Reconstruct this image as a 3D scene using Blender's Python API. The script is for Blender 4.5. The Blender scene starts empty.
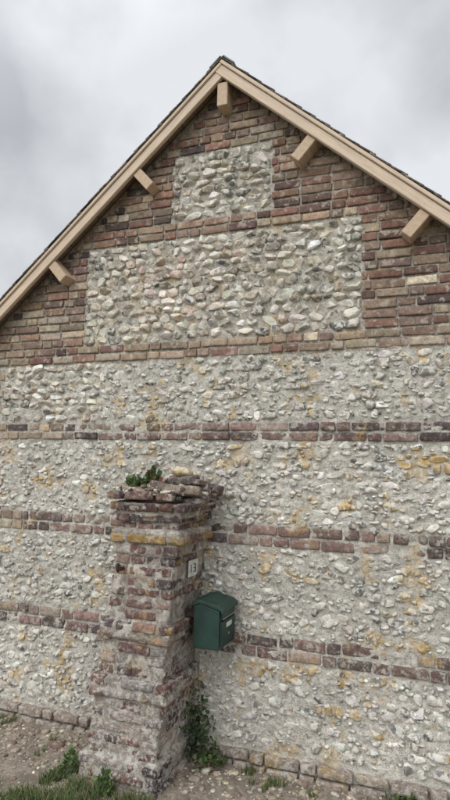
import bpy, math, numpy as np
from mathutils import Matrix, Vector
rng=np.random.default_rng(11)
sc=bpy.context.scene
sc.view_settings.view_transform='Standard'; sc.view_settings.look='None'; sc.view_settings.exposure=0; sc.view_settings.gamma=1

# ------------------------------------------------------------------ helpers
def link(ob): sc.collection.objects.link(ob); return ob
def empty(name,loc=(0,0,0)):
    e=bpy.data.objects.new(name,None); e.location=loc; e.empty_display_size=.1; return link(e)
def parent(ob,par):
    ob.parent=par; ob.matrix_parent_inverse=Matrix.Translation(-Vector(par.location)); return ob
def mesh_np(name,V,F,mat,col=None,rnd=None,smooth=True,par=None):
    V=np.asarray(V,np.float32); F=np.asarray(F,np.int32); k=F.shape[1]
    me=bpy.data.meshes.new(name)
    me.vertices.add(len(V)); me.vertices.foreach_set('co',V.ravel())
    me.loops.add(F.size); me.loops.foreach_set('vertex_index',F.ravel())
    me.polygons.add(len(F)); me.polygons.foreach_set('loop_start',np.arange(0,F.size,k,dtype=np.int32))
    me.polygons.foreach_set('loop_total',np.full(len(F),k,np.int32))
    me.polygons.foreach_set('use_smooth',np.full(len(F),smooth))
    me.update(calc_edges=True); me.validate()
    if col is not None:
        a=me.attributes.new('col','FLOAT_COLOR','POINT'); c=np.ones((len(V),4),np.float32); c[:,:3]=col; a.data.foreach_set('color',c.ravel())
    if rnd is not None:
        a=me.attributes.new('rnd','FLOAT','POINT'); a.data.foreach_set('value',np.asarray(rnd,np.float32))
    me.materials.append(mat)
    ob=link(bpy.data.objects.new(name,me))
    if par: parent(ob,par)
    return ob
def sn(P,freq,seed,n=6):
    r=np.random.default_rng(seed); o=np.zeros(P.shape[:-1])
    for i in range(n):
        k=r.normal(size=3); k*=freq*r.uniform(.6,1.6)/np.linalg.norm(k)
        o+=np.sin(P@k+r.uniform(0,6.28))
    return o/n*1.4
def ico(sub):
    import bmesh
    bm=bmesh.new(); bmesh.ops.create_icosphere(bm,subdivisions=sub,radius=1)
    V=np.array([v.co[:] for v in bm.verts]); F=np.array([[v.index for v in f.verts] for f in bm.faces]); bm.free(); return V,F
ICO={i:ico(i) for i in (1,2,3,4)}
def brickbase():
    ax=[[-1,-.95,-.7,-.42,-.14,.14,.42,.7,.95,1],[-1,-.85,0,.85,1],[-1,-.82,-.3,.3,.82,1]]
    vs={};V=[];F=[]
    def vid(p):
        k=tuple(np.round(p,3))
        if k not in vs: vs[k]=len(V);V.append(p)
        return vs[k]
    for a in range(3):
        b,c=(a+1)%3,(a+2)%3
        for s in (-1,1):
            for i in range(len(ax[b])-1):
                for j in range(len(ax[c])-1):
                    q=[]
                    for (di,dj) in ((0,0),(1,0),(1,1),(0,1)):
                        p=[0,0,0];p[a]=s;p[b]=ax[b][i+di];p[c]=ax[c][j+dj];q.append(vid(p))
                    F.append(q if s>0 else q[::-1])
    return np.array(V,float),np.array(F)
BV,BF=brickbase()
def bricks(name,C,Hf,col,mat,par=None,rot=None,amp=.0018,rr=(.004,.009)):
    C=np.array(C);Hf=np.array(Hf);N=len(C)
    r=rng.uniform(rr[0],rr[1],N)[:,None,None]
    h=Hf[:,None,:]; p=BV[None]*h; lim=np.maximum(h-r,h*.3); c=np.clip(p,-lim,lim); d=p-c
    p=c+r*d/np.maximum(np.linalg.norm(d,axis=2,keepdims=True),1e-6)
    ph=rng.uniform(0,50,(N,1,3)); out=p/np.linalg.norm(p,axis=2,keepdims=True)
    chip=np.maximum(sn(p+ph,45,3)-.55,0)*amp*3.5
    p=p+out*(sn(p+ph,90,1)*amp+sn(p+ph,230,2)*amp*.8-chip)[...,None]
    a=rng.normal(0,.012,(N,3))
    if rot is None: rot=np.zeros((N,3))
    a=a+np.array(rot)
    R=np.zeros((N,3,3))
    for i in range(N):
        cx,cy,cz=np.cos(a[i]);sx,sy,sz=np.sin(a[i])
        R[i]=np.array([[cz,-sz,0],[sz,cz,0],[0,0,1]])@np.array([[cy,0,sy],[0,1,0],[-sy,0,cy]])@np.array([[1,0,0],[0,cx,-sx],[0,sx,cx]])
    p=np.einsum('nij,nvj->nvi',R,p)+C[:,None,:]
    F=(BF[None]+np.arange(N)[:,None,None]*len(BV)).reshape(-1,4)
    return mesh_np(name,p.reshape(-1,3),F,mat,np.repeat(col,len(BV),0),np.repeat(rng.uniform(0,1,N),len(BV)),True,par)
def stones(name,C,Hf,col,mat,par=None,sub=2,cuts=7,pw=.72,flat=True,tilt=.35,amp=.06,core=None,dlo=.62,sharp=.96):
    C=np.array(C);Hf=np.array(Hf);N=len(C);B,Fb=ICO[sub]
    s=np.sign(B)*np.abs(B)**pw; s/=np.max(np.abs(s))
    p=np.repeat(s[None],N,0)*1.0
    ph=rng.uniform(0,50,(N,1,3))
    p*= (1+amp*sn(B[None]+ph,4,5)+amp*.5*sn(B[None]+ph,9,6))[...,None]
    cols=np.repeat(np.array(col)[:,None,:],len(B),1)
    for k in range(cuts):
        a=rng.uniform(0,6.28,N)
        n=np.stack([np.cos(a),rng.normal(0,.35,N),np.sin(a)],1) if flat else rng.normal(size=(N,3))
        n/=np.linalg.norm(n,axis=1,keepdims=True)
        d=rng.uniform(.66,1.0,N)
        e=np.einsum('nvi,ni->nv',p,n)-d[:,None]
        p-= (np.maximum(e,0)*sharp)[...,None]*n[:,None,:]
    if flat:
        for k in range(3):
            n=np.stack([rng.normal(0,tilt*(1+k*.8),N),-np.ones(N),rng.normal(0,tilt*(1+k*.8),N)],1); n/=np.linalg.norm(n,axis=1,keepdims=True)
            d=rng.uniform(dlo,.95,N)+.08*k
            e=np.einsum('nvi,ni->nv',p,n)-d[:,None]
            if core is not None and k<2:
                m=np.clip(e*14+.9*sn(p+ph,5,8)-.1,0,1)*core[:,None]
                cols=cols*(1-m[...,None])+ (CORE[rng.integers(0,len(CORE),N)]*rng.lognormal(0,.2,(N,1)))[:,None,:]*m[...,None]
            p-= (np.maximum(e,0)*sharp)[...,None]*n[:,None,:]
    p=p+ (amp*.3*sn(p+ph,12,9))[...,None]*B[None]
    p=p*Hf[:,None,:]
    a=rng.normal(0,.22,N); ca,sa=np.cos(a)[:,None],np.sin(a)[:,None]
    x=p[...,0]*ca-p[...,2]*sa; z=p[...,0]*sa+p[...,2]*ca; p[...,0]=x;p[...,2]=z
    p+=C[:,None,:]
    F=(Fb[None]+np.arange(N)[:,None,None]*len(B)).reshape(-1,3)
    return mesh_np(name,p.reshape(-1,3),F,mat,cols.reshape(-1,3),np.repeat(rng.uniform(0,1,N),len(B)),True,par)
CORE=np.array([(.13,.13,.13),(.22,.21,.19),(.09,.09,.092),(.29,.265,.22),(.22,.185,.14)])
def pick(N,pal,w,j=.14):
    w=np.array(w)/sum(w); i=rng.choice(len(pal),N,p=w); c=np.array(pal)[i]*rng.lognormal(0,j,(N,1))*rng.normal(1,.03,(N,3)); return np.clip(c,.01,.8)

# ------------------------------------------------------------------ materials
class NT:
    def __init__(s,name):
        s.m=bpy.data.materials.new(name); s.m.use_nodes=True; s.t=s.m.node_tree; s.n=s.t.nodes; s.l=s.t.links
        s.b=s.n['Principled BSDF']
    def N(s,t,**k):
        n=s.n.new(t)
        for a,b in k.items(): setattr(n,a,b)
        return n
    def L(s,a,b): s.l.new(a,b)
    def noise(s,vec,scale,detail=6,rough=.6):
        n=s.N('ShaderNodeTexNoise'); n.inputs['Scale'].default_value=scale;n.inputs['Detail'].default_value=min(detail,4);n.inputs['Roughness'].default_value=rough
        if vec is not None: s.L(vec,n.inputs['Vector'])
        return n.outputs['Fac']
    def ramp(s,fac,a,b,ca=(0,0,0,1),cb=(1,1,1,1)):
        r=s.N('ShaderNodeValToRGB'); e=r.color_ramp.elements; e[0].position=a;e[1].position=b;e[0].color=ca;e[1].color=cb; s.L(fac,r.inputs[0]); return r.outputs[0]
    def mix(s,fac,a,b,bt='MIX'):
        m=s.N('ShaderNodeMix',data_type='RGBA',blend_type=bt); 
        for v,i in ((fac,0),(a,6),(b,7)):
            if hasattr(v,'is_linked'): s.L(v,m.inputs[i])
            elif i==0: m.inputs[0].default_value=v
            else: m.inputs[i].default_value=(*v[:3],1)
        return m.outputs[2]
    def math(s,op,a,b=0):
        m=s.N('ShaderNodeMath',operation=op)
        for v,i in ((a,0),(b,1)):
            if hasattr(v,'is_linked'): s.L(v,m.inputs[i])
            else: m.inputs[i].default_value=v
        return m.outputs[0]
    def bump(s,h,st,dist=.01):
        b=s.N('ShaderNodeBump'); b.inputs['Strength'].default_value=st; b.inputs['Distance'].default_value=dist; s.L(h,b.inputs['Height']); s.L(b.outputs[0],s.b.inputs['Normal'])
G=lambda v:(v,v,v,1)
def masonry(name,base=None,white=.3,wcol=(.5,.47,.41),dark=.3,lichen=.35,bump=.6,sc1=28,mott=(.6,1.3),wsc=16,spk=.25,lime=0):
    t=NT(name); co=t.N('ShaderNodeTexCoord').outputs['Object']
    if base is None:
        col=t.N('ShaderNodeAttribute',attribute_name='col').outputs['Color']
        rn=t.N('ShaderNodeAttribute',attribute_name='rnd').outputs['Fac']
        off=t.N('ShaderNodeCombineXYZ'); 
        t.L(t.math('MULTIPLY',rn,31),off.inputs[0]);t.L(t.math('MULTIPLY',rn,57),off.inputs[1]);t.L(t.math('MULTIPLY',rn,17),off.inputs[2])
        va=t.N('ShaderNodeVectorMath',operation='ADD'); t.L(co,va.inputs[0]);t.L(off.outputs[0],va.inputs[1]); vec=va.outputs[0]
    else:
        col=t.N('ShaderNodeRGB'); col.outputs[0].default_value=(*base,1); col=col.outputs[0]; vec=co
    n1=t.noise(vec,sc1,4,.68); n2=t.noise(vec,150,3,.7); n3=t.noise(vec,wsc,4,.66)
    c=t.mix(1,col,t.ramp(n1,.3,.72,G(mott[0]),G(mott[1])),'MULTIPLY')
    c=t.mix(1,c,t.ramp(n2,.3,.7,G(1-spk),G(1+spk)),'MULTIPLY')
    c=t.mix(t.math('MULTIPLY',t.ramp(n3,.60-white*.3,.66-white*.3),.75),c,wcol)
    if dark>0:
        n4=t.noise(vec,wsc*2.6,4,.65); c=t.mix(t.math('MULTIPLY',t.ramp(n4,.57,.68),dark),c,(.05,.047,.044))
    n5=t.noise(co,1.7,4,.6); c=t.mix(1,c,t.ramp(n5,.3,.7,G(.84),G(1.12)),'MULTIPLY')
    if lichen>.15:
        l=t.math('MULTIPLY',t.ramp(t.noise(co,5.0,2,.5),.575,.61),t.ramp(t.noise(co,30,4,.7),.46,.52))
        c=t.mix(t.math('MULTIPLY',l,min(1,lichen)),c,(.45,.28,.07))
    if lime>0:
        sz=t.N('ShaderNodeSeparateXYZ'); t.L(co,sz.inputs[0])
        hz=t.ramp(t.math('ADD',sz.outputs[2],t.math('MULTIPLY',t.noise(co,7,3,.6),.5)),.75,1.15,G(1),G(.35))
        g=t.math('MULTIPLY',t.ramp(t.noise(co,38,4,.75),.50,.60),t.math('MULTIPLY',hz,lime))
        c=t.mix(g,c,(.47,.445,.40))
    t.L(c,t.b.inputs['Base Color']); t.b.inputs['Roughness'].default_value=.92; t.b.inputs['Specular IOR Level'].default_value=.25
    t.bump(t.math('ADD',n1,t.math('MULTIPLY',n2,.45)),bump,.012)
    return t.m
M_flint=masonry('flint_stone',white=.38,dark=.45,bump=.6,wcol=(.64,.60,.51),wsc=24,lichen=.1)
M_flint2=masonry('flint_weathered',white=.45,dark=.45,bump=.7,wcol=(.64,.61,.54),wsc=26,lichen=.65)
M_brick=masonry('brick_clay',white=.14,dark=.4,bump=.8,wcol=(.42,.36,.29),lichen=.1)
M_brick_b=masonry('brick_band',white=.18,dark=.4,bump=.7,wcol=(.42,.385,.33),lichen=.35,lime=.6)
M_brick_p=masonry('brick_pillar_clay',white=.12,dark=.5,bump=.9,wcol=(.38,.35,.31),lichen=.35,lime=.85)
M_mort=masonry('lime_mortar',base=(.32,.28,.23),white=.1,dark=.35,bump=.9,lichen=.1,sc1=40,spk=.3)
M_mortp=masonry('pillar_mortar',base=(.28,.245,.205),white=.3,dark=.4,bump=.9,lichen=.2,sc1=40,spk=.3,lime=.7)
def wood(name,base,axis):
    t=NT(name); co=t.N('ShaderNodeTexCoord').outputs['Object']
    mp=t.N('ShaderNodeMapping'); t.L(co,mp.inputs['Vector']); mp.inputs['Scale'].default_value=axis
    n=t.noise(mp.outputs[0],6,8,.6); n2=t.noise(co,3,4,.5); n3=t.noise(mp.outputs[0],30,4,.6)
    c=t.mix(t.ramp(n,.35,.68),tuple(b*.72 for b in base),base)
    c=t.mix(t.ramp(n2,.3,.7,G(0),G(.5)),c,tuple(b*.72 for b in (base[0],base[1]*1.03,base[2]*1.15)))
    c=t.mix(t.math('MULTIPLY',t.ramp(n3,.62,.7),.4),c,(.16,.10,.055))
    v=t.N('ShaderNodeTexVoronoi'); v.inputs['Scale'].default_value=5; t.L(co,v.inputs['Vector'])
    c=t.mix(t.ramp(v.outputs['Distance'],.035,.075,G(.6),G(0)),c,(.17,.10,.05))
    t.L(c,t.b.inputs['Base Color']); t.b.inputs['Roughness'].default_value=.75; t.bump(n,.3,.004)
    return t.m
M_wood=wood('pale_timber',(.64,.50,.36),(1.2,14,14))
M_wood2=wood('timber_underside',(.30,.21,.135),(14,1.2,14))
M_wood3=wood('timber_beam_end',(.55,.40,.26),(8,1.5,8))
def plain(name,c,rough=.7,var=.25,scale=30,bump=.2,metal=0):
    t=NT(name); co=t.N('ShaderNodeTexCoord').outputs['Object']; n=t.noise(co,scale,6,.6)
    cc=t.mix(1,c,t.ramp(n,.3,.7,G(1-var),G(1+var)),'MULTIPLY'); t.L(cc,t.b.inputs['Base Color']); t.b.inputs['Roughness'].default_value=rough; t.b.inputs['Metallic'].default_value=metal
    t.bump(n,bump,.003); return t.m
def leafmat(name):
    t=NT(name); c=t.N('ShaderNodeAttribute',attribute_name='col').outputs['Color']; t.L(c,t.b.inputs['Base Color']); t.b.inputs['Roughness'].default_value=.6
    tr=t.N('ShaderNodeBsdfTranslucent'); t.L(c,tr.inputs[0]); mx=t.N('ShaderNodeMixShader'); mx.inputs[0].default_value=.25
    t.L(t.b.outputs[0],mx.inputs[1]);t.L(tr.outputs[0],mx.inputs[2]); t.L(mx.outputs[0],t.n['Material Output'].inputs[0]); return t.m
M_leaf=leafmat('leaf')

def bmbox(name,size,loc,mat,par=None,bev=.003,rot=(0,0,0),segs=2):
    import bmesh
    bm=bmesh.new(); bmesh.ops.create_cube(bm,size=1); bmesh.ops.scale(bm,vec=size,verts=bm.verts)
    if bev: bmesh.ops.bevel(bm,geom=bm.edges[:],offset=bev,segments=segs,affect='EDGES')
    me=bpy.data.meshes.new(name); bm.to_mesh(me); bm.free(); me.materials.append(mat)
    ob=link(bpy.data.objects.new(name,me)); ob.location=loc; ob.rotation_euler=rot
    if par: parent(ob,par)
    return ob

# ------------------------------------------------------------------ building
XC=-.04; SL=.883; HW=2.1; TH=math.atan(SL); DEP=5.0; APZ=4.284; OV=.13
barn=empty('stone_barn',(0,0,0))
RT=APZ-.04
def roofz(x): return RT-SL*abs(x-XC)
nx,nz=460,440
xs=np.linspace(-HW+XC,HW+XC,nx); ts=np.linspace(0,1,nz)
X,T=np.meshgrid(xs,ts,indexing='ij'); Ztop=RT-SL*np.abs(X-XC)-.01; Z=-.25+T*(Ztop+.25)
P=np.stack([X,0*X,Z],-1)
low=(Z<2.345)
Y=.000+ sn(P,60,21)*.003+sn(P,160,22)*.0025
Y=np.where(low,.000+sn(P,22,23)*.006+sn(P,75,24)*.005+sn(P,190,25)*.003,Y)
pan=(((X>-1.08)&(X<.84)&(Z>2.47)&(Z<3.167))|((X>-.43)&(X<.28)&(Z>3.283)&(Z<3.747)))
Y=np.where(pan,.001+sn(P,50,26)*.004+sn(P,150,27)*.003,Y)
P[...,1]=Y
idx=np.arange(nx*nz).reshape(nx,nz)
F=np.stack([idx[:-1,:-1],idx[1:,:-1],idx[1:,1:],idx[:-1,1:]],-1).reshape(-1,4)
t=(Z<2.345)[...,None]*1.0; tp=pan[...,None]*1.0
mc=np.array([.35,.305,.25])*(1-t-tp)+np.array([.47,.44,.38])*t+np.array([.43,.395,.33])*tp
mesh_np('gable_mortar',P.reshape(-1,3),F,masonry('wall_mortar',white=.25,dark=.45,bump=1,lichen=.45,sc1=40,spk=.35,wcol=(.55,.525,.46),wsc=24),mc.reshape(-1,3),np.zeros(nx*nz),True,barn)
def prism(name,pts,y0,y1,mat,par):
    n=len(pts); V=[(x,y0,z) for x,z in pts]+[(x,y1,z) for x,z in pts]
    me=bpy.data.meshes.new(name); me.from_pydata(V,[],[tuple(range(n)),tuple(range(2*n-1,n-1,-1))]+[(i,i+n,(i+1)%n+n,(i+1)%n) for i in range(n)]); me.materials.append(mat); me.update()
    ob=link(bpy.data.objects.new(name,me)); parent(ob,par); return ob
ze=roofz(XC+HW)
out=[(-HW+XC+.002,-.3),(-HW+XC+.002,ze-.015),(XC,RT-.02),(HW+XC-.002,ze-.015),(HW+XC-.002,-.3)]
prism('wall_core',out,.045,DEP,M_mort,barn)

# ---- bricks
C=[];Hh=[];K=[]
def row(x0,x1,z,h,kind,yp=-.0,L=(.190,.092),jit=.0035):
    x=x0; k=rng.integers(0,2)
    while x<x1-.02:
        l=(L[0] if rng.random()<.6 else L[1])*rng.uniform(.9,1.08)
        if x==x0 and k: l*=.5
        if x+l>x1-.03: l=x1-x
        C.append((x+l/2,.031+yp+rng.normal(0,jit),z+rng.normal(0,.002))); Hh.append((l/2-.0045-rng.uniform(0,.002),.043,h/2-.005-rng.uniform(0,.002))); K.append(kind)
        x+=l
PIT=.058
k=0
while True:
    z=2.355+PIT*k+PIT/2; xm=(roofz(XC)-.01-(z+PIT/2))/SL
    if xm<.05: break
    xm=min(xm,HW-.005)
    seg=[(-xm+XC,xm+XC)]
    if 2<=k<14: a,b=-1.08+.02*(k%2),.84-.02*(k%2); seg=[(-xm+XC,a),(b,xm+XC)]
    if 16<=k<24: a,b=-.43+.015*(k%2),.28-.015*(k%2); seg=[(-xm+XC,a),(b,xm+XC)]
    for a,b in seg:
        if b-a>.04: row(a,b,z,PIT,0 if (k<7 and a<-1) else (1 if k>2 else 3))
    k+=1
for z0,n,p in ((1.82,2,.058),(1.197,2,.066),(.572,2,.068)):
    for i in range(n):
        z=z0+p*(i+.5)
        xa={1.82:-1.2,1.197:-1.5,.572:-1.78}[z0]
        row(-HW+XC,xa,z,p,0 if z0>1 else 2); row(xa,HW+XC,z+.0,p,2,yp=.002,jit=.005)
for i in range(2): row(-HW+XC,HW+XC,-.02+.062*i,.062,4,yp=-.03,jit=.006)
z=.11
while z<2.33:
    if not any(a-.03<z<b+.03 for a,b in ((.572,.708),(1.197,1.329),(1.82,1.936))):
        q=.05*(int(z/.062)%2)
        row(-HW+XC,-1.74-q*.6,z,.06,0,jit=.003); row(1.80+q,HW+XC,z,.06,1)
    z+=.062
C=np.array(C);Hh=np.array(Hh);K=np.array(K);N=len(C)
pal=[(.225,.13,.097),(.145,.092,.077),(.345,.265,.19),(.40,.335,.25),(.29,.19,.135),(.10,.077,.07),(.25,.18,.135)]
col=np.zeros((N,3))
for kk,w in ((0,[.08,.05,.34,.24,.14,.02,.15]),(1,[.27,.17,.14,.02,.16,.06,.24]),(3,[.15,.12,.24,.08,.16,.05,.2]),):
    m=K==kk; col[m]=pick(m.sum(),pal,w,.16)
m=(K==2)|(K==4); col[m]=pick(m.sum(),[(.155,.10,.083),(.11,.08,.073),(.185,.122,.10),(.25,.19,.15)],[.35,.3,.22,.13],.15)
m=K==4; col[m]=col[m]*.55+np.array([.33,.28,.22])*.45
m=(K!=2)&(K!=4)
bricks('gable_bricks',C[m],Hh[m],col[m],M_brick,barn,amp=.0022,rr=(.003,.007))
m=~m
bricks('band_bricks',C[m],Hh[m],col[m],M_brick_b,barn,amp=.0035,rr=(.005,.011))

# ---- flints
def cells(x0,x1,z0,z1,w,h,jx=.2,jz=.01):
    o=[]; nr=max(1,round((z1-z0)/h)); hs=rng.uniform(.85,1.15,nr); hs*= (z1-z0)/hs.sum(); z=z0
    for hr in hs:
        x=x0+rng.uniform(-.03,0)
        while x<x1-.01:
            l=rng.uniform(w*.6,w*1.5)
            if x+l>x1-w*.35: l=x1-x
            a=max(x,x0)
            o.append(((a+x+l)/2,z+hr/2+rng.normal(0,jz),(x+l-a)/2,hr/2)); x+=l
        z+=hr
    return o
S=[]
S+=cells(-1.07,.83,2.478,3.160,.078,.057,jz=.005)
S+=cells(-.415,.265,3.292,3.738,.077,.058,jz=.005)
S+=cells(-1.74,-.93,1.945,2.35,.078,.054,jz=.004)
S=np.array(S); n=len(S)
Cc=np.stack([S[:,0],rng.uniform(.002,.014,n),S[:,1]],1)
Hf=np.stack([S[:,2]*rng.uniform(.93,1.10,n),rng.uniform(.024,.044,n),S[:,3]*rng.uniform(.93,1.13,n)],1)
fp=[(.48,.43,.345),(.57,.535,.455),(.34,.315,.265),(.63,.605,.54),(.41,.325,.235),(.22,.21,.19)]
col=pick(n,fp,[.28,.27,.14,.18,.08,.05],.16)
r=np.exp(-(((S[:,0]+.45)/.45)**2+((S[:,1]-2.88)/.25)**2)); col*=1+r[:,None]*np.array([.02,-.14,-.15])*rng.uniform(.2,1.3,(n,1))
core=(rng.random(n)<.42)*rng.uniform(.4,1,n)
stones('flint_panels',Cc,Hf,col,M_flint,barn,sub=4,cuts=9,pw=.58,core=core,dlo=.45,tilt=.42,amp=.12)
S=[]
for z0,z1 in ((.1,.565),(.71,1.192),(1.332,1.815)):
    S+=cells(-1.75,1.81,z0,z1,.080,.056,jz=.010)
S+=cells(-.93,1.81,1.945,2.35,.080,.056,jz=.010)
S=np.array(S); n=len(S)
def lowcol(S,ex=True):
    n=len(S)
    fp=[(.47,.445,.385),(.56,.54,.48),(.34,.32,.28),(.63,.61,.56),(.21,.20,.185),(.42,.35,.25)]
    col=pick(n,fp,[.28,.27,.16,.14,.09,.06],.16)
    for lx,lz in ((.42,2.03),(.32,1.37),(.75,1.62),(.5,1.46),(1.0,1.5),(-.3,2.0),(1.1,.9),(.9,.55),(.6,1.05),(1.2,1.7),(.2,.8),(.75,.35)):
        d=np.hypot(S[:,0]-lx,S[:,1]-lz); m=(d<.065)&(rng.random(n)<.5); col[m]=col[m]*.35+np.array([.46,.31,.10])*.65
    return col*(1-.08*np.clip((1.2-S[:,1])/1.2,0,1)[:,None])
Cc=np.stack([S[:,0],rng.uniform(.006,.02,n),S[:,1]],1)
Hf=np.stack([S[:,2]*rng.uniform(.80,1.06,n),rng.uniform(.020,.036,n),S[:,3]*rng.uniform(.80,1.10,n)],1)
core=(rng.random(n)<.48)*rng.uniform(.4,1,n)
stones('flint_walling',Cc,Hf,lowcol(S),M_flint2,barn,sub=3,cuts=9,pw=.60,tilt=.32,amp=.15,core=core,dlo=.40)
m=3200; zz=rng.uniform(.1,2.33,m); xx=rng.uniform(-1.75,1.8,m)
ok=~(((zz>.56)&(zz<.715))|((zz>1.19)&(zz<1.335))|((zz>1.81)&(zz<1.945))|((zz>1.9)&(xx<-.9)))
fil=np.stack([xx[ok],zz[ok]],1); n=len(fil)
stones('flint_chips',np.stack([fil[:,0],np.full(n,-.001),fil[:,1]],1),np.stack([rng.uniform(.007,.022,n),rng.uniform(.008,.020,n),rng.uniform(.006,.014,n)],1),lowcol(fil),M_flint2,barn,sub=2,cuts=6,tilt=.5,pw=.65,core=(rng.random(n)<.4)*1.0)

# ---- roof timber + covering
def sloped(name,side,s0,s1,n0,n1,y0,y1,mat,bev=.003,par=barn,apz=APZ):
    u=Vector((side*math.cos(TH),0,-math.sin(TH))); dn=Vector((-side*math.sin(TH),0,-math.cos(TH)))
    ctr=Vector((XC,0,apz))+u*((s0+s1)/2)+dn*((n0+n1)/2); ctr.y=(y0+y1)/2
    return bmbox(name,(s1-s0,abs(y1-y0),n1-n0),ctr,mat,par,bev,(0,side*TH,0))
SLN=(HW+.18)/math.cos(TH)
zinc=plain('ridge_zinc',(.16,.16,.16),.6)
for sd,nm in ((-1,'left'),(1,'right')):
    o=.006 if sd>0 else .0
    sloped('bargeboard_'+nm,sd,.0,SLN,.024,.084,-OV-o,-OV+.03,M_wood)
    sloped('verge_strip_'+nm,sd,0.0,SLN,.0,.022,-OV-.012-o,-OV+.03,M_wood)
    for i,b in enumerate(np.arange(.03,SLN-.1,.142)):
        sloped('roof_board',sd,b,b+.139,.002,.022,-OV+.033,DEP+.1,M_wood2,.001)
    for s in ((.889,1.760,2.62) if sd<0 else (.862,1.712,2.569)):
        sloped('purlin',sd,s-.033,s+.033,.087,.245,-OV+.012,.02,M_wood3,.003)
        sloped('purlin_packer',sd,s-.03,s+.03,.024,.086,-OV+.034,.02,M_wood3,.002)
    sloped('ridge_capping',sd,-.004,.09,-.03,-.020,-OV-.017,DEP+.2,zinc,.002)
bmbox('ridge_beam',(.07,.13,.16),(XC,-.04-.012,4.062),M_wood3,barn,.003)
C=[];Hh=[];R=[]
for sd in (-1,1):
    s=.05; i=0
    while s<SLN+.03:
        u=np.array([sd*math.cos(TH),0,-math.sin(TH)]); up=np.array([sd*math.sin(TH),0,math.cos(TH)])
        ys=-OV-.022; y0=ys
        while y0<DEP+.1:
            w=.2 if not(y0==ys and i%2) else .1
            c=np.array([XC,0,APZ])+u*s+up*.009; c[1]=y0+w/2
            C.append(c);Hh.append((.075,w/2-.002,.004));R.append((0,sd*(TH)-sd*.045,0)); y0+=w
        s+=.115;i+=1
cols=pick(len(C),[(.13,.12,.11),(.17,.145,.125),(.09,.088,.088)],[1,1,1],.2)
bricks('roof_slates',C,Hh,cols,M_brick,barn,rot=R,amp=.0006,rr=(.002,.003))

# ------------------------------------------------------------------ brick gate pillar
pillar=empty('brick_pillar',(-.35,-.22,0))
def prof(z):
    if z<.12: return .046
    if z<.42: return .022
    if z<.50: return .044
    if z<.72: return .006
    if z<.80: return .030
    if z<1.17: return -.004
    if z<1.24: return .014
    if z<1.30: return .030
    if z<1.37: return -.016
    if z<1.43: return .018
    if z<1.47: return .042
    return .060
def pcx(z): return -.392+.085*z
C=[];Hh=[];col=[];R=[]
pz=-.06;PH=.0585;i=0
PP=[(.145,.08,.068),(.105,.069,.063),(.185,.108,.084),(.082,.062,.06),(.23,.165,.125)]
while pz<1.50:
    z=pz+PH/2; o=prof(z)+rng.normal(0,.002); cx=pcx(z)+rng.normal(0,.004); hx=.195+o; y0=-.455-o*.9; y1=-.03
    x0,x1=cx-hx,cx+hx
    brk=z>1.44
    def add(x,y,lx,ly):
        if brk and rng.random()<.28: return
        rec=rng.random()<.08
        C.append((x+rng.normal(0,.0045)-(.012 if rec and x>cx+hx-.08 else 0),y+rng.normal(0,.0045)+(.012 if rec and y<y0+.08 else 0),z+rng.normal(0,.002))); Hh.append((lx/2-.005-rng.uniform(0,.003),ly/2-.005-rng.uniform(0,.003),PH/2-.0055-rng.uniform(0,.003))); R.append((0,0,rng.normal(0,.14 if brk else .02)))
        c=pick(1,PP,[.32,.28,.15,.17,.08],.18)[0]
        if 1.24<z<1.31 and rng.random()<.6: c=np.array([.36,.225,.08])*rng.uniform(.7,1.05)
        if z>1.36: c=c*.8
        if z<.7 and rng.random()<.3: c=c*.5+np.array([.38,.35,.31])*.5
        col.append(c)
    def fill(a,b,fixed,along,depth):
        x=a;first=True
        while x<b-.02:
            l=(.205 if (rng.random()<.6) else .10)*rng.uniform(.95,1.04)
            if first and i%2: l=.10
            if x+l>b-.05: l=b-x
            if along=='x': add(x+l/2,fixed,l,depth)
            else: add(fixed,x+l/2,depth,l)
            x+=l;first=False
    if i%2:
        fill(x0,x1,y0+.05,'x',.10); fill(y0+.10,y1,x1-.05,'y',.10); fill(y0+.10,y1,x0+.05,'y',.10)
    else:
        fill(y0,y1,x1-.05,'y',.10); fill(y0,y1,x0+.05,'y',.10); fill(x0+.10,x1-.10,y0+.05,'x',.10)
    pz+=PH;i+=1
bricks('pillar_bricks',C,Hh,np.array(col),M_brick_p,pillar,rot=R,amp=.0040,rr=(.004,.012))
zs=np.arange(-.1,1.461,.0125); V=[];Fq=[]
m=28
for z in zs:
    o=prof(z)-.012; cx=pcx(z); hx=.195+o; y0=-.455-o*.9; y1=-.03
    for j in range(m): V.append((cx-hx+2*hx*j/m,y0,z,0,-1))
    for j in range(m): V.append((cx+hx,y0+(y1-y0)*j/m,z,1,0))
    for j in range(m): V.append((cx+hx-2*hx*j/m,y1,z,0,0))
    for j in range(m): V.append((cx-hx,y1-(y1-y0)*j/m,z,-1,0))
V=np.array(V); dd=sn(V[:,:3],60,71)*.005+sn(V[:,:3],160,72)*.003; V[:,0]+=V[:,3]*dd; V[:,1]+=V[:,4]*dd; V=V[:,:3]
n4=4*m
for k in range(len(zs)-1):
    for j in range(n4): a=n4*k+j;b=n4*k+(j+1)%n4; Fq.append((a,b,b+n4,a+n4))
kk=n4*(len(zs)-1); Fq.append((kk,kk+m,kk+2*m,kk+3*m))
mesh_np('pillar_mortar_core',V,Fq,M_mortp,smooth=True,par=pillar)
C=[];Hh=[];R=[]
cxt=pcx(1.5)
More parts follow.
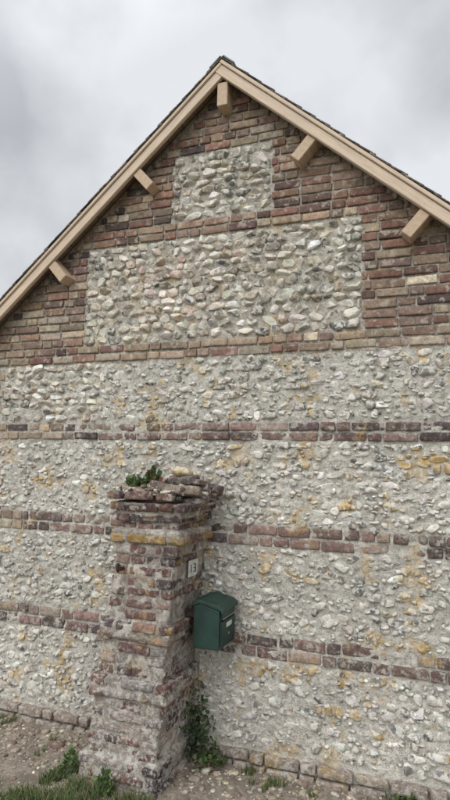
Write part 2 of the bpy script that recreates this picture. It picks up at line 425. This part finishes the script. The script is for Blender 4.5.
for x,y,z,l,w,h,a in ((.17,-.40,1.520,.20,.10,.05,.25),(-.12,-.42,1.515,.21,.10,.045,-.1),(.20,-.22,1.53,.10,.2,.05,.3),(.02,-.36,1.535,.16,.1,.05,.7),(.12,-.3,1.580,.19,.10,.045,-.4),(.20,-.12,1.54,.18,.1,.05,.1),(-.17,-.15,1.515,.1,.2,.05,.1),(.05,-.12,1.53,.2,.1,.05,.2),(.23,-.36,1.47,.13,.09,.045,.9),(.06,-.22,1.60,.14,.1,.04,.2),(.22,-.30,1.565,.10,.08,.03,1.1)):
    C.append((cxt+x,y,z));Hh.append((l/2,w/2,h/2));R.append((rng.normal(0,.12),rng.normal(0,.14),a))
bricks('loose_bricks',C,Hh,pick(len(C),[(.15,.10,.085),(.24,.185,.135),(.12,.09,.08)],[1,1,1],.2),M_brick_p,pillar,rot=R,amp=.005,rr=(.008,.014))
n=130; a=rng.uniform(-1,1,(n,2)); CC=np.stack([cxt+.02+a[:,0]*.24,-.25+a[:,1]*.22,1.505+.07*np.clip(1-np.hypot(a[:,0],a[:,1]),0,1)+rng.uniform(-.01,.02,n)],1)
stones('top_rubble',CC,rng.uniform(.010,.042,(n,3))*np.array([1,1,.7]),pick(n,[(.2,.15,.1),(.32,.27,.2),(.12,.09,.07)],[1,.6,1],.2),M_flint,pillar,sub=2,flat=False)
stones('pale_top_stones',np.array([[cxt+.12,-.30,1.625],[cxt+.17,-.26,1.615],[cxt+.07,-.24,1.635]]),np.array([[.058,.045,.03],[.04,.035,.025],[.04,.03,.02]]),np.array([[.52,.42,.23],[.46,.39,.25],[.42,.34,.19]]),M_flint,pillar,sub=3,flat=False)
M_iron=plain('rusty_iron',(.06,.04,.03),.8,.4,60,.5,.4)
bmbox('hinge_pin',(.02,.06,.02),(pcx(1.1)-.12,-.48,1.09),M_iron,pillar,.005); bmbox('hinge_eye',(.026,.026,.05),(pcx(1.1)-.12,-.512,1.10),M_iron,pillar,.008)

# ------------------------------------------------------------------ house number plate
sign=empty('house_number_sign',(pcx(1.08)+.2,-.23,1.08))
xf=pcx(1.08)+.195+.008
M_white=plain('enamel_white',(.50,.50,.45),.4,.25,30,.05); M_blk=plain('paint_black',(.06,.06,.065),.5,.2)
bmbox('plate',(.006,.12,.09),(xf,-.23,1.085),M_white,sign,.002)
def seg(y,z,w,h): bmbox('digit_stroke',(.003,w,h),(xf+.0045,y,z+.005),M_blk,sign,0)
seg(-.262,1.08,.007,.045)
for dz in (.020,0,-.020): seg(-.213,1.08+dz,.030,.006)
seg(-.201,1.090,.006,.014);seg(-.201,1.070,.006,.014)

# ------------------------------------------------------------------ mailbox
mb=empty('mailbox',(.02,-.15,.8))
M_green=plain('green_painted_steel',(.010,.034,.026),.5,.35,12,.08); M_green2=plain('green_lid',(.013,.042,.032),.48,.35,12,.08); M_grey=plain('aluminium',(.3,.31,.31),.4,.1,40,.05,.6)
def xzprism(name,pts,y0,y1,mat,par,bev=.004):
    ob=prism(name,pts,y0,y1,mat,par); b=ob.modifiers.new('b','BEVEL'); b.width=bev;b.segments=2; return ob
x0,x1,y0,y1=-.065,.098,-.275,-.035
xzprism('box_body',[(x0,.665),(x0,.89),(x0+.03,.903),(x1-.01,.873),(x1-.01,.665)],y0,y1,M_green,mb)
xzprism('lid',[(x0-.006,.889),(x0-.003,.916),(x0+.04,.924),(x1-.01,.900),(x1+.012,.881),(x1+.012,.862),(x1+.004,.862),(x1+.001,.876),(x0+.035,.906)],y0-.008,y1+.008,M_green2,mb,.002)
bmbox('door',(.012,.215,.13),(x1-.004,-.155,.750),M_green,mb,.004)
bmbox('letter_flap',(.010,.205,.034),(x1-.003,-.155,.842),M_green2,mb,.004)
bmbox('slot_edge',(.006,.19,.006),(x1+.004,-.155,.828),M_grey,mb,.001)
bmbox('name_label',(.004,.08,.025),(x1+.004,-.155,.785),M_white,mb,.001)
bmbox('lock',(.01,.018,.018),(x1+.004,-.155,.735),M_grey,mb,.006)
bmbox('mount_bracket',(.08,.16,.03),(x0-.025,-.155,.83),M_iron,mb,.003)

# ------------------------------------------------------------------ ground
def gh(x,y): 
    P=np.stack([x,y,0*x],-1)
    return sn(P,5,41)*.014+sn(P,17,42)*.009+sn(P,60,43)*.005*(np.hypot(x,y)<4)-.02
def axisv(c,near,far,n1,n2):
    a=np.linspace(-near,near,n1); b=near+(far-near)*np.linspace(0,1,n2+1)[1:]**3
    return np.concatenate([-b[::-1],a,b])+c
gx=axisv(0,2.4,400,300,30); gy=axisv(-.9,1.6,400,200,30)
X,Yg=np.meshgrid(gx,gy,indexing='ij'); Zg=gh(X,Yg)
idx=np.arange(X.size).reshape(X.shape)
F=np.stack([idx[:-1,:-1],idx[1:,:-1],idx[1:,1:],idx[:-1,1:]],-1).reshape(-1,4)
t=NT('dirt_ground'); co=t.N('ShaderNodeTexCoord').outputs['Object']
n1=t.noise(co,3,8,.65);n2=t.noise(co,45,8,.7);n3=t.noise(co,180,4,.7)
c=t.mix(t.ramp(n1,.35,.65),(.38,.315,.245),(.26,.215,.165)); c=t.mix(1,c,t.ramp(n2,.3,.7,G(.6),G(1.3)),'MULTIPLY'); c=t.mix(t.math('MULTIPLY',t.ramp(n3,.55,.65),.4),c,(.46,.42,.36))
c=t.mix(t.math('MULTIPLY',t.ramp(t.noise(co,14,4,.7),.50,.60),.55),c,(.16,.125,.09))
sx=t.N('ShaderNodeSeparateXYZ'); t.L(co,sx.inputs[0]); far=t.ramp(t.math('MULTIPLY',t.math('ADD',t.math('ABSOLUTE',sx.outputs[1]),t.math('MULTIPLY',n1,3)),.1),.62,.75)
c=t.mix(far,c,(.06,.085,.03))
t.L(c,t.b.inputs['Base Color']);t.b.inputs['Roughness'].default_value=.95;t.bump(t.math('ADD',n2,t.math('MULTIPLY',n3,.5)),1,.016)
mesh_np('ground',np.stack([X,Yg,Zg],-1).reshape(-1,3),F,t.m)
n=3600; x=rng.uniform(-2.2,1.9,n); y=-rng.gamma(1.2,.33,n)-.02; sz=rng.gamma(1.3,.0038,n)+.002
CC=np.stack([x,y,gh(x,y)+sz*.1],1); HH=np.stack([sz*rng.uniform(.8,1.5,n),sz*rng.uniform(.7,1.3,n),sz*.6],1)
M_grav=masonry('gravel_stone',white=.1,dark=.3,bump=.5,wcol=(.45,.41,.34),wsc=24,lichen=.1)
stones('gravel',CC,HH,pick(n,[(.33,.28,.21),(.42,.38,.32),(.24,.19,.145),(.18,.12,.095)],[.4,.2,.28,.12],.2),M_grav,None,sub=2,cuts=4,flat=False)
# ------------------------------------------------------------------ plants
def blades(name,pos,hgt,wid,col,lean=.4,seg=4):
    n=len(pos); a=rng.uniform(0,6.28,n); ln=rng.normal(0,lean,(n,2)); V=np.zeros((n,(seg+1)*2,3)); 
    for s in range(seg+1):
        f=s/seg; w=wid*(1-f**1.5)*.5+.0002
        cx=pos[:,0]+ln[:,0]*hgt*f**1.8; cy=pos[:,1]+ln[:,1]*hgt*f**1.8; cz=pos[:,2]+hgt*f*(1-.25*f*np.hypot(ln[:,0],ln[:,1]))
        for k,sg in ((0,-1),(1,1)):
            V[:,2*s+k]=np.stack([cx+sg*w*np.cos(a),cy+sg*w*np.sin(a),cz],1)
    f1=np.array([[2*s,2*s+1,2*s+3,2*s+2] for s in range(seg)]); F=(f1[None]+np.arange(n)[:,None,None]*(seg+1)*2).reshape(-1,4)
    return mesh_np(name,V.reshape(-1,3),F,M_leaf,np.repeat(col,(seg+1)*2,0))
GP=[(.08,.12,.035),(.11,.16,.05),(.055,.08,.025),(.24,.22,.11)]
def tufts(name,cs,per,rad,h,w=.005):
    P=[]
    for (x,y,s) in cs:
        m=int(per*s); r=rad*s*np.sqrt(rng.random(m)); a=rng.uniform(0,6.28,m); P.append(np.stack([x+r*np.cos(a),y+r*np.sin(a)],1))
    P=np.concatenate(P); P=P[(P[:,1]<-.03)]; z=gh(P[:,0],P[:,1])
    return blades(name,np.column_stack([P,z-.005]),h*rng.uniform(.4,1.3,len(P)),w*rng.uniform(.6,1.3,len(P)),pick(len(P),GP,[.35,.3,.2,.2],.25))
cs=[]
for i in range(130):
    x=rng.uniform(-1.6,.0); y=-.80+(x+.83)*.5+rng.uniform(-.25,.20)-(.05 if x>-.5 else 0)
    if x>-.64 and y>-.56: y=-.58-rng.uniform(0,.1)
    cs.append((x,y,rng.uniform(.3,1.3)))
cs+=[(rng.uniform(-.80,-.66),rng.uniform(-.6,-.3),.6) for i in range(7)]
tufts('grass_patch',cs,100,.07,.06)
cs=[(rng.uniform(.2,1.3),rng.uniform(-.35,-.03),rng.uniform(.2,.7)) for i in range(26)]+[(rng.uniform(.9,1.3),-.07,1.0) for i in range(7)]+[(rng.uniform(-1.6,-.6),rng.uniform(-.4,-.05),rng.uniform(.2,.45)) for i in range(18)]
tufts('grass_tuft',cs,70,.06,.05)
def leaves(name,pos,size,col,up=.3):
    n=len(pos); prof_=[(0,0),(.35,.42),(.75,.33),(1,0),(.75,-.33),(.35,-.42)]
    d=rng.normal(size=(n,3)); d[:,2]+=up; d[:,1]-=.3; d/=np.linalg.norm(d,axis=1,keepdims=True)
    s=np.cross(d,rng.normal(size=(n,3))); s/=np.linalg.norm(s,axis=1,keepdims=True); nn=np.cross(d,s)
    V=np.stack([pos+d*(a*size)[:,None]+s*(b*size)[:,None]-nn*(.25*(a-.4)**2*size)[:,None]+nn*(abs(b)*.3*size)[:,None] for a,b in prof_],1)
    f=np.array([[0,1,2,3],[0,3,4,5]]); F=(f[None]+np.arange(n)[:,None,None]*6).reshape(-1,4)
    return mesh_np(name,V.reshape(-1,3),F,M_leaf,np.repeat(col,6,0))
P=[]
for i in range(15):
    x=-.13+rng.uniform(-.02,.12); y=-rng.uniform(.03,.15); z=0.0; top=rng.uniform(.12,.62)
    while z<top:
        x+=rng.normal(0,.008); y=min(-.02,y+rng.normal(0,.006)); z+=.018
        for k in range(2): P.append((x+rng.normal(0,.014),min(-.015,y+rng.normal(0,.018)),z))
P=np.array(P); n=len(P)
leaves('ivy_plant',P,rng.uniform(.012,.030,n),pick(n,[(.035,.065,.022),(.055,.095,.03),(.025,.04,.018),(.09,.12,.04)],[.4,.3,.2,.1],.2))
def clump(name,x,y,z,rad,h,n,size,pal,w):
    p=rng.normal(size=(n,3)); p/=np.linalg.norm(p,axis=1,keepdims=True); p*=rng.random((n,1))**.4; p[:,2]=abs(p[:,2]); p=p*np.array([rad,rad,h])+np.array([x,y,z])
    return leaves(name,p,size*rng.uniform(.6,1.4,n),pick(n,pal,w,.2),up=.9)
clump('weed_plant',-.68,-.5,0,.06,.13,90,.022,[(.08,.13,.035),(.05,.09,.025)],[1,1])
clump('weed_plant',-.40,-.58,0,.05,.13,90,.022,[(.08,.13,.035),(.05,.09,.025)],[1,1])
clump('weed_plant',.0,-.1,0,.10,.07,110,.024,[(.06,.10,.03),(.10,.13,.04)],[1,1])
clump('weed_plant',1.05,-.1,0,.07,.05,90,.02,[(.06,.10,.03),(.10,.13,.04)],[1,1])
clump('succulent_plant',cxt-.14,-.38,1.54,.065,.05,170,.026,[(.09,.15,.05),(.13,.18,.07),(.2,.13,.08)],[1,.7,.3])
clump('succulent_plant',cxt-.03,-.38,1.56,.05,.085,120,.028,[(.06,.10,.03),(.25,.09,.06)],[1,.4])

# ------------------------------------------------------------------ sky / light
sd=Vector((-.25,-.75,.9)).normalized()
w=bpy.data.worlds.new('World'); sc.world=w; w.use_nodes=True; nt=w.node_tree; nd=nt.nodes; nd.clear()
tc=nd.new('ShaderNodeTexCoord'); sky=nd.new('ShaderNodeTexSky'); sky.sky_type='NISHITA'; sky.sun_disc=False; sky.sun_elevation=math.asin(sd.z); sky.sun_rotation=math.atan2(sd.x,sd.y)
bg1=nd.new('ShaderNodeBackground'); bg1.inputs[1].default_value=.10; nt.links.new(sky.outputs[0],bg1.inputs[0])
mp=nd.new('ShaderNodeMapping'); mp.inputs['Scale'].default_value=(1,1,1.1); mp.inputs['Location'].default_value=(1.7,.9,.4); nt.links.new(tc.outputs['Generated'],mp.inputs[0])
ns=nd.new('ShaderNodeTexNoise'); ns.inputs['Scale'].default_value=2.6; ns.inputs['Detail'].default_value=6; ns.inputs['Roughness'].default_value=.49; ns.inputs['Distortion'].default_value=0; nt.links.new(mp.outputs[0],ns.inputs['Vector'])
rp=nd.new('ShaderNodeValToRGB'); e=rp.color_ramp.elements; e[0].position=.37;e[0].color=(.51,.53,.56,1); e[1].position=.60;e[1].color=(.84,.86,.89,1)
nt.links.new(ns.outputs['Fac'],rp.inputs[0])
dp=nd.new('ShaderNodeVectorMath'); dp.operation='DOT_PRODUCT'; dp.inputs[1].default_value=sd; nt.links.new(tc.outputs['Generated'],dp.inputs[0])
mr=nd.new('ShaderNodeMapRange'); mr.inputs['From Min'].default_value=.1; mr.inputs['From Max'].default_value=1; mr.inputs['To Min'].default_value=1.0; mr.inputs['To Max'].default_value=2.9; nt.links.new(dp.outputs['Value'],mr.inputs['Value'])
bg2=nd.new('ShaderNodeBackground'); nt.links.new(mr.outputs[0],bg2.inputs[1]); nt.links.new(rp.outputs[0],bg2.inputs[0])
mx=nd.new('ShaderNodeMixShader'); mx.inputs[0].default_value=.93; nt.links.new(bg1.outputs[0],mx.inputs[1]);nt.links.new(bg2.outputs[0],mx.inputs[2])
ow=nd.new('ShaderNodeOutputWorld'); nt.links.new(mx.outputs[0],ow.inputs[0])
sl=bpy.data.lights.new('sun','SUN'); sl.energy=1.2; sl.angle=math.radians(45); sl.color=(1,.985,.96); so=link(bpy.data.objects.new('sun',sl)); so.rotation_euler=sd.to_track_quat('Z','Y').to_euler()

# ------------------------------------------------------------------ camera
f,yaw,pitch,roll,cx,d,cz=[570.71,-0.362788,0.119856,0.0243147,1.240611,3.30377,1.65]
Fv=np.array([math.sin(yaw)*math.cos(pitch),math.cos(yaw)*math.cos(pitch),math.sin(pitch)]);Rv=np.array([math.cos(yaw),-math.sin(yaw),0]);Uv=np.cross(Rv,Fv)
R2=Rv*math.cos(roll)+Uv*math.sin(roll);U2=-Rv*math.sin(roll)+Uv*math.cos(roll)
cam=bpy.data.cameras.new('camera'); co=link(bpy.data.objects.new('camera',cam)); sc.camera=co
M=Matrix.Identity(4)
for i in range(3): M[i][0]=R2[i];M[i][1]=U2[i];M[i][2]=-Fv[i]
M[0][3],M[1][3],M[2][3]=cx,-d,cz
co.matrix_world=M
cam.sensor_fit='VERTICAL'; cam.sensor_height=24; cam.lens=f/800*24; cam.clip_start=.05; cam.clip_end=2000
